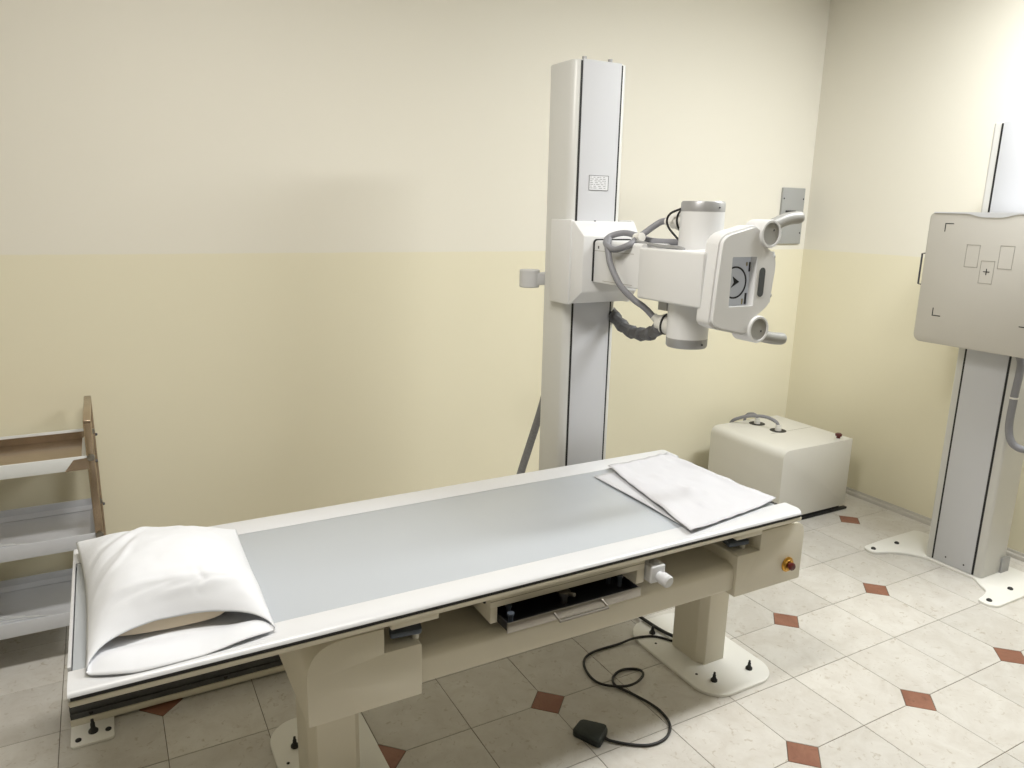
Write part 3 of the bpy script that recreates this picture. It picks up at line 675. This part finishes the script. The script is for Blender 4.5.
def pil(s, t, top, inner=False):
    e = FL.lerp(FR, s); bk = BL.lerp(BR, s); p = e.lerp(bk, t)
    sx = 2*s-1; m4 = sin(pi*min(1, t))
    p.x += .014*m4*max(0, -sx)**3-.006*m4*max(0, sx)**3          # sides drawn in between the corners
    p.y += .030*(1-sx*sx)*t**4*(1 if s < .5 else .8)              # back edge bulges
    ex_ = 4.5-1.9*min(1, t/.35); prof = (1-abs(sx)**ex_)**.78 if abs(sx) < 1 else 0
    g = (.30+.70*(1-(1-min(1, t/.45))**2)) * ((1-max(0, (t-.40)/.60)**2.4)**.8 if t < 1 else 0)
    seam = .012+.030*min(1, t/.3)
    hgt = .120*prof*g
    if top:
        z = seam+hgt*.80
        z += (crease(s, t)+.0035*wr(p.x+.5*p.y, p.y*.6, 12)+.002*wr(p.x, p.y, 26))*(.45+.55*prof)*min(1, .4+g)
    else:
        z = max(.001, seam-hgt*.62-.012*prof)
        if t < .3: z = .001+(seam*.5)*(1-prof)
    return Vector((p.x, p.y, ZP+max(.001, z)))
bm = bmesh.new(); V = {}
for side in (1, 0):
    for i in range(NS+1):
        for j in range(NT+1):
            s = i/NS; t = j/NT
            if side == 0 and (i in (0, NS) or j == NT): V[side, i, j] = V[1, i, j]; continue
            q = pil(s, t, side)
            if side == 0 and t < .14: q.y -= .036*(1-t/.14)*(1-abs(2*s-1)**4)*(1-.55*s); q.z += (sin(pi*t/.14)*.018*(.6+.4*sin(7*s+.5))+(1-t/.14)*(.006*max(0, sin(9*s+1))+.014*max(0, s-.7)/.3))*(1-abs(2*s-1)**6)
            if side == 1 and t < .25:
                q.y += (1-t/.25)*retract(s)
            V[side, i, j] = bm.verts.new(q)
for i in range(NS):
    for j in range(NT):
        bm.faces.new((V[1, i, j], V[1, i+1, j], V[1, i+1, j+1], V[1, i, j+1]))
        f_ = [V[0, i, j], V[0, i, j+1], V[0, i+1, j+1], V[0, i+1, j]]
        bm.faces.new(f_)
case = obj('pillowcase', bm, PILLOW, pl, 180)
sd = case.modifiers.new('thickness', 'SOLIDIFY'); sd.thickness = .0016; sd.offset = -1
# inner pillow seen in the mouth of the case
bm = bmesh.new(); V = {}
for side in (1, 0):
    for i in range(NS+1):
        for j in range(NT+1):
            s = .07+.70*i/NS; t = .178+.72*j/NT; A_ = retract(s); tq = (.6*t-A_)/(.6-A_/.25) if t < .25 else t; a = pil(s, max(.02, tq), 1); b_ = pil(s, t, 1); a.x, a.y = b_.x, b_.y; c = pil(s, t, 0)
            sx = 2*i/NS-1; rd = (1-abs(sx)**6)**.5 if abs(sx) < 1 else 0; rt_ = min(1, (j/NT)/.05)**.5 if j else 0
            mid = (a.z*.5+c.z*.5); half = max(.0, (a.z-c.z)*.5-.007)*rd*(.80+.20*rt_)
            q = Vector((a.x, a.y, mid+(half if side else -half))); V[side, i, j] = bm.verts.new(q)
for i in range(NS):
    for j in range(NT):
        for side in (0, 1): bm.faces.new((V[side, i, j], V[side, i+1, j], V[side, i+1, j+1], V[side, i, j+1]))
    bm.faces.new((V[1, i, 0], V[0, i, 0], V[0, i+1, 0], V[1, i+1, 0]))
    bm.faces.new((V[1, i, NT], V[0, i, NT], V[0, i+1, NT], V[1, i+1, NT]))
for j in range(NT):
    for i in (0, NS): bm.faces.new((V[1, i, j], V[0, i, j], V[0, i, j+1], V[1, i, j+1]))
inn = obj('inner_pillow', bm, INNER, pl, 50)
inn['label'] = 'beige inner pillow showing in the open end'

# ------------------------------------------------------------------ papers on the table
def sheet(name, A, B, C_, D, z0, fn, m, label, n=28):
    """corner order: back-left, back-right, front-right, front-left"""
    b = bmesh.new(); V = {}
    for i in range(n+1):
        for j in range(n+1):
            s, t = i/n, j/n
            p = (Vector(A).lerp(Vector(B), s)).lerp(Vector(D).lerp(Vector(C_), s), t)
            V[i, j] = b.verts.new((p.x, p.y, z0+fn(s, t)))
    for i in range(n):
        for j in range(n): b.faces.new((V[i, j], V[i+1, j], V[i+1, j+1], V[i, j+1]))
    o = obj(name, b, m, None, 180, at=((A[0]+C_[0])/2, (A[1]+C_[1])/2, z0))
    sd = o.modifiers.new('thickness', 'SOLIDIFY'); sd.thickness = .0006; sd.offset = 1
    return tag(o, label, 'paper', 'papers at the end of the table')
def f1(s, t): return .001+.006*math.exp(-((s)/.10)**2)*sin(pi*min(1, t*1.05))*max(0, .4+.6*t)+.0016*(wr(s*3, t*3, 1.5)+.5)
def f2(s, t):
    z = .0085+.004*math.exp(-(s/.14)**2)*(.5+t)
    z += .014*(abs(wr(s*2.2, t*3.1, 1.6)))*(1-.45*t)+.010*abs(wr(s*5, t*4+3, 1.3))*(1-.5*t)+.0035*wr(s*12, t*9, 1.2)*(1-.5*t)
    z += .014*math.exp(-(((s-.45)/.07)**2+((t-.62+.35*(s-.45))/.035)**2))+.009*math.exp(-(((s-.40)/.018)**2+((t-.80)/.035)**2))
    z += .010*max(0, (s-.80)/.2)*max(0, (t-.55)/.45)
    return z
sheet('film_envelope', (-.868, .850), (-.455, .900), (-.432, .372), (-.874, .300), TZ, f1, PAPER2, 'lower white film envelope lying flat under the creased sheet')
sheet('paper_sheet', (-.765, .902), (-.442, .928), (-.440, .352), (-.895, .284), TZ, f2, PAPER, 'creased white paper sheet on top of the film envelope')

# ------------------------------------------------------------------ foot pedal with its cord
pd = thing('foot_pedal', (-1.167, .375, 0), 'small black foot pedal with looped cord on the floor beneath the table', 'foot pedal')
pa, pb, pc_, pd_ = (-1.222, .415), (-1.166, .446), (-1.102, .372), (-1.176, .318)
top_ = [(p[0]+(-1.167-p[0])*.08, p[1]+(.385-p[1])*.08) for p in (pa, pd_, pc_, pb)]
lo = fillet([pa, pd_, pc_, pb], .016, 4); hi_ = fillet(top_, .016, 4)
pz = obj('pedal_body', loft([[(p[0], p[1], .001) for p in lo], [(p[0], p[1], .018) for p in lo], [(p[0], p[1], .030+.04*(p[0]+1.17)) for p in hi_]], .003, 2), PEDAL, pd)
obj('pedal_seam', prism(fillet([(p[0]*1.0004, p[1]) for p in (pa, pd_, pc_, pb)], .016, 4), 'z', .0175, .0195), BLACK, pd)
cp = [(-1.135, .362), (-1.122, .328), (-1.037, .261), (-.957, .257), (-.900, .300), (-.882, .360), (-.887, .421), (-.914, .505), (-.935, .56), (-.912, .605), (-.855, .626), (-.800, .602), (-.812, .555), (-.87, .527), (-.93, .535), (-.978, .595), (-.985, .66), (-.955, .735), (-.89, .772), (-.76, .772), (-.70, .765), (-.645, .755), (-.60, .730), (-.56, .670)]
def cz(i, p): return .006+(.010 if 12 <= i <= 14 else 0)+(.010 if p[0] > -.72 else 0)
obj('pedal_cord', tube([(p[0], p[1], cz(i, p)+(.006 if i == 0 else 0)) for i, p in enumerate(cp)], .0048, 8, 7), BLACK, pd)
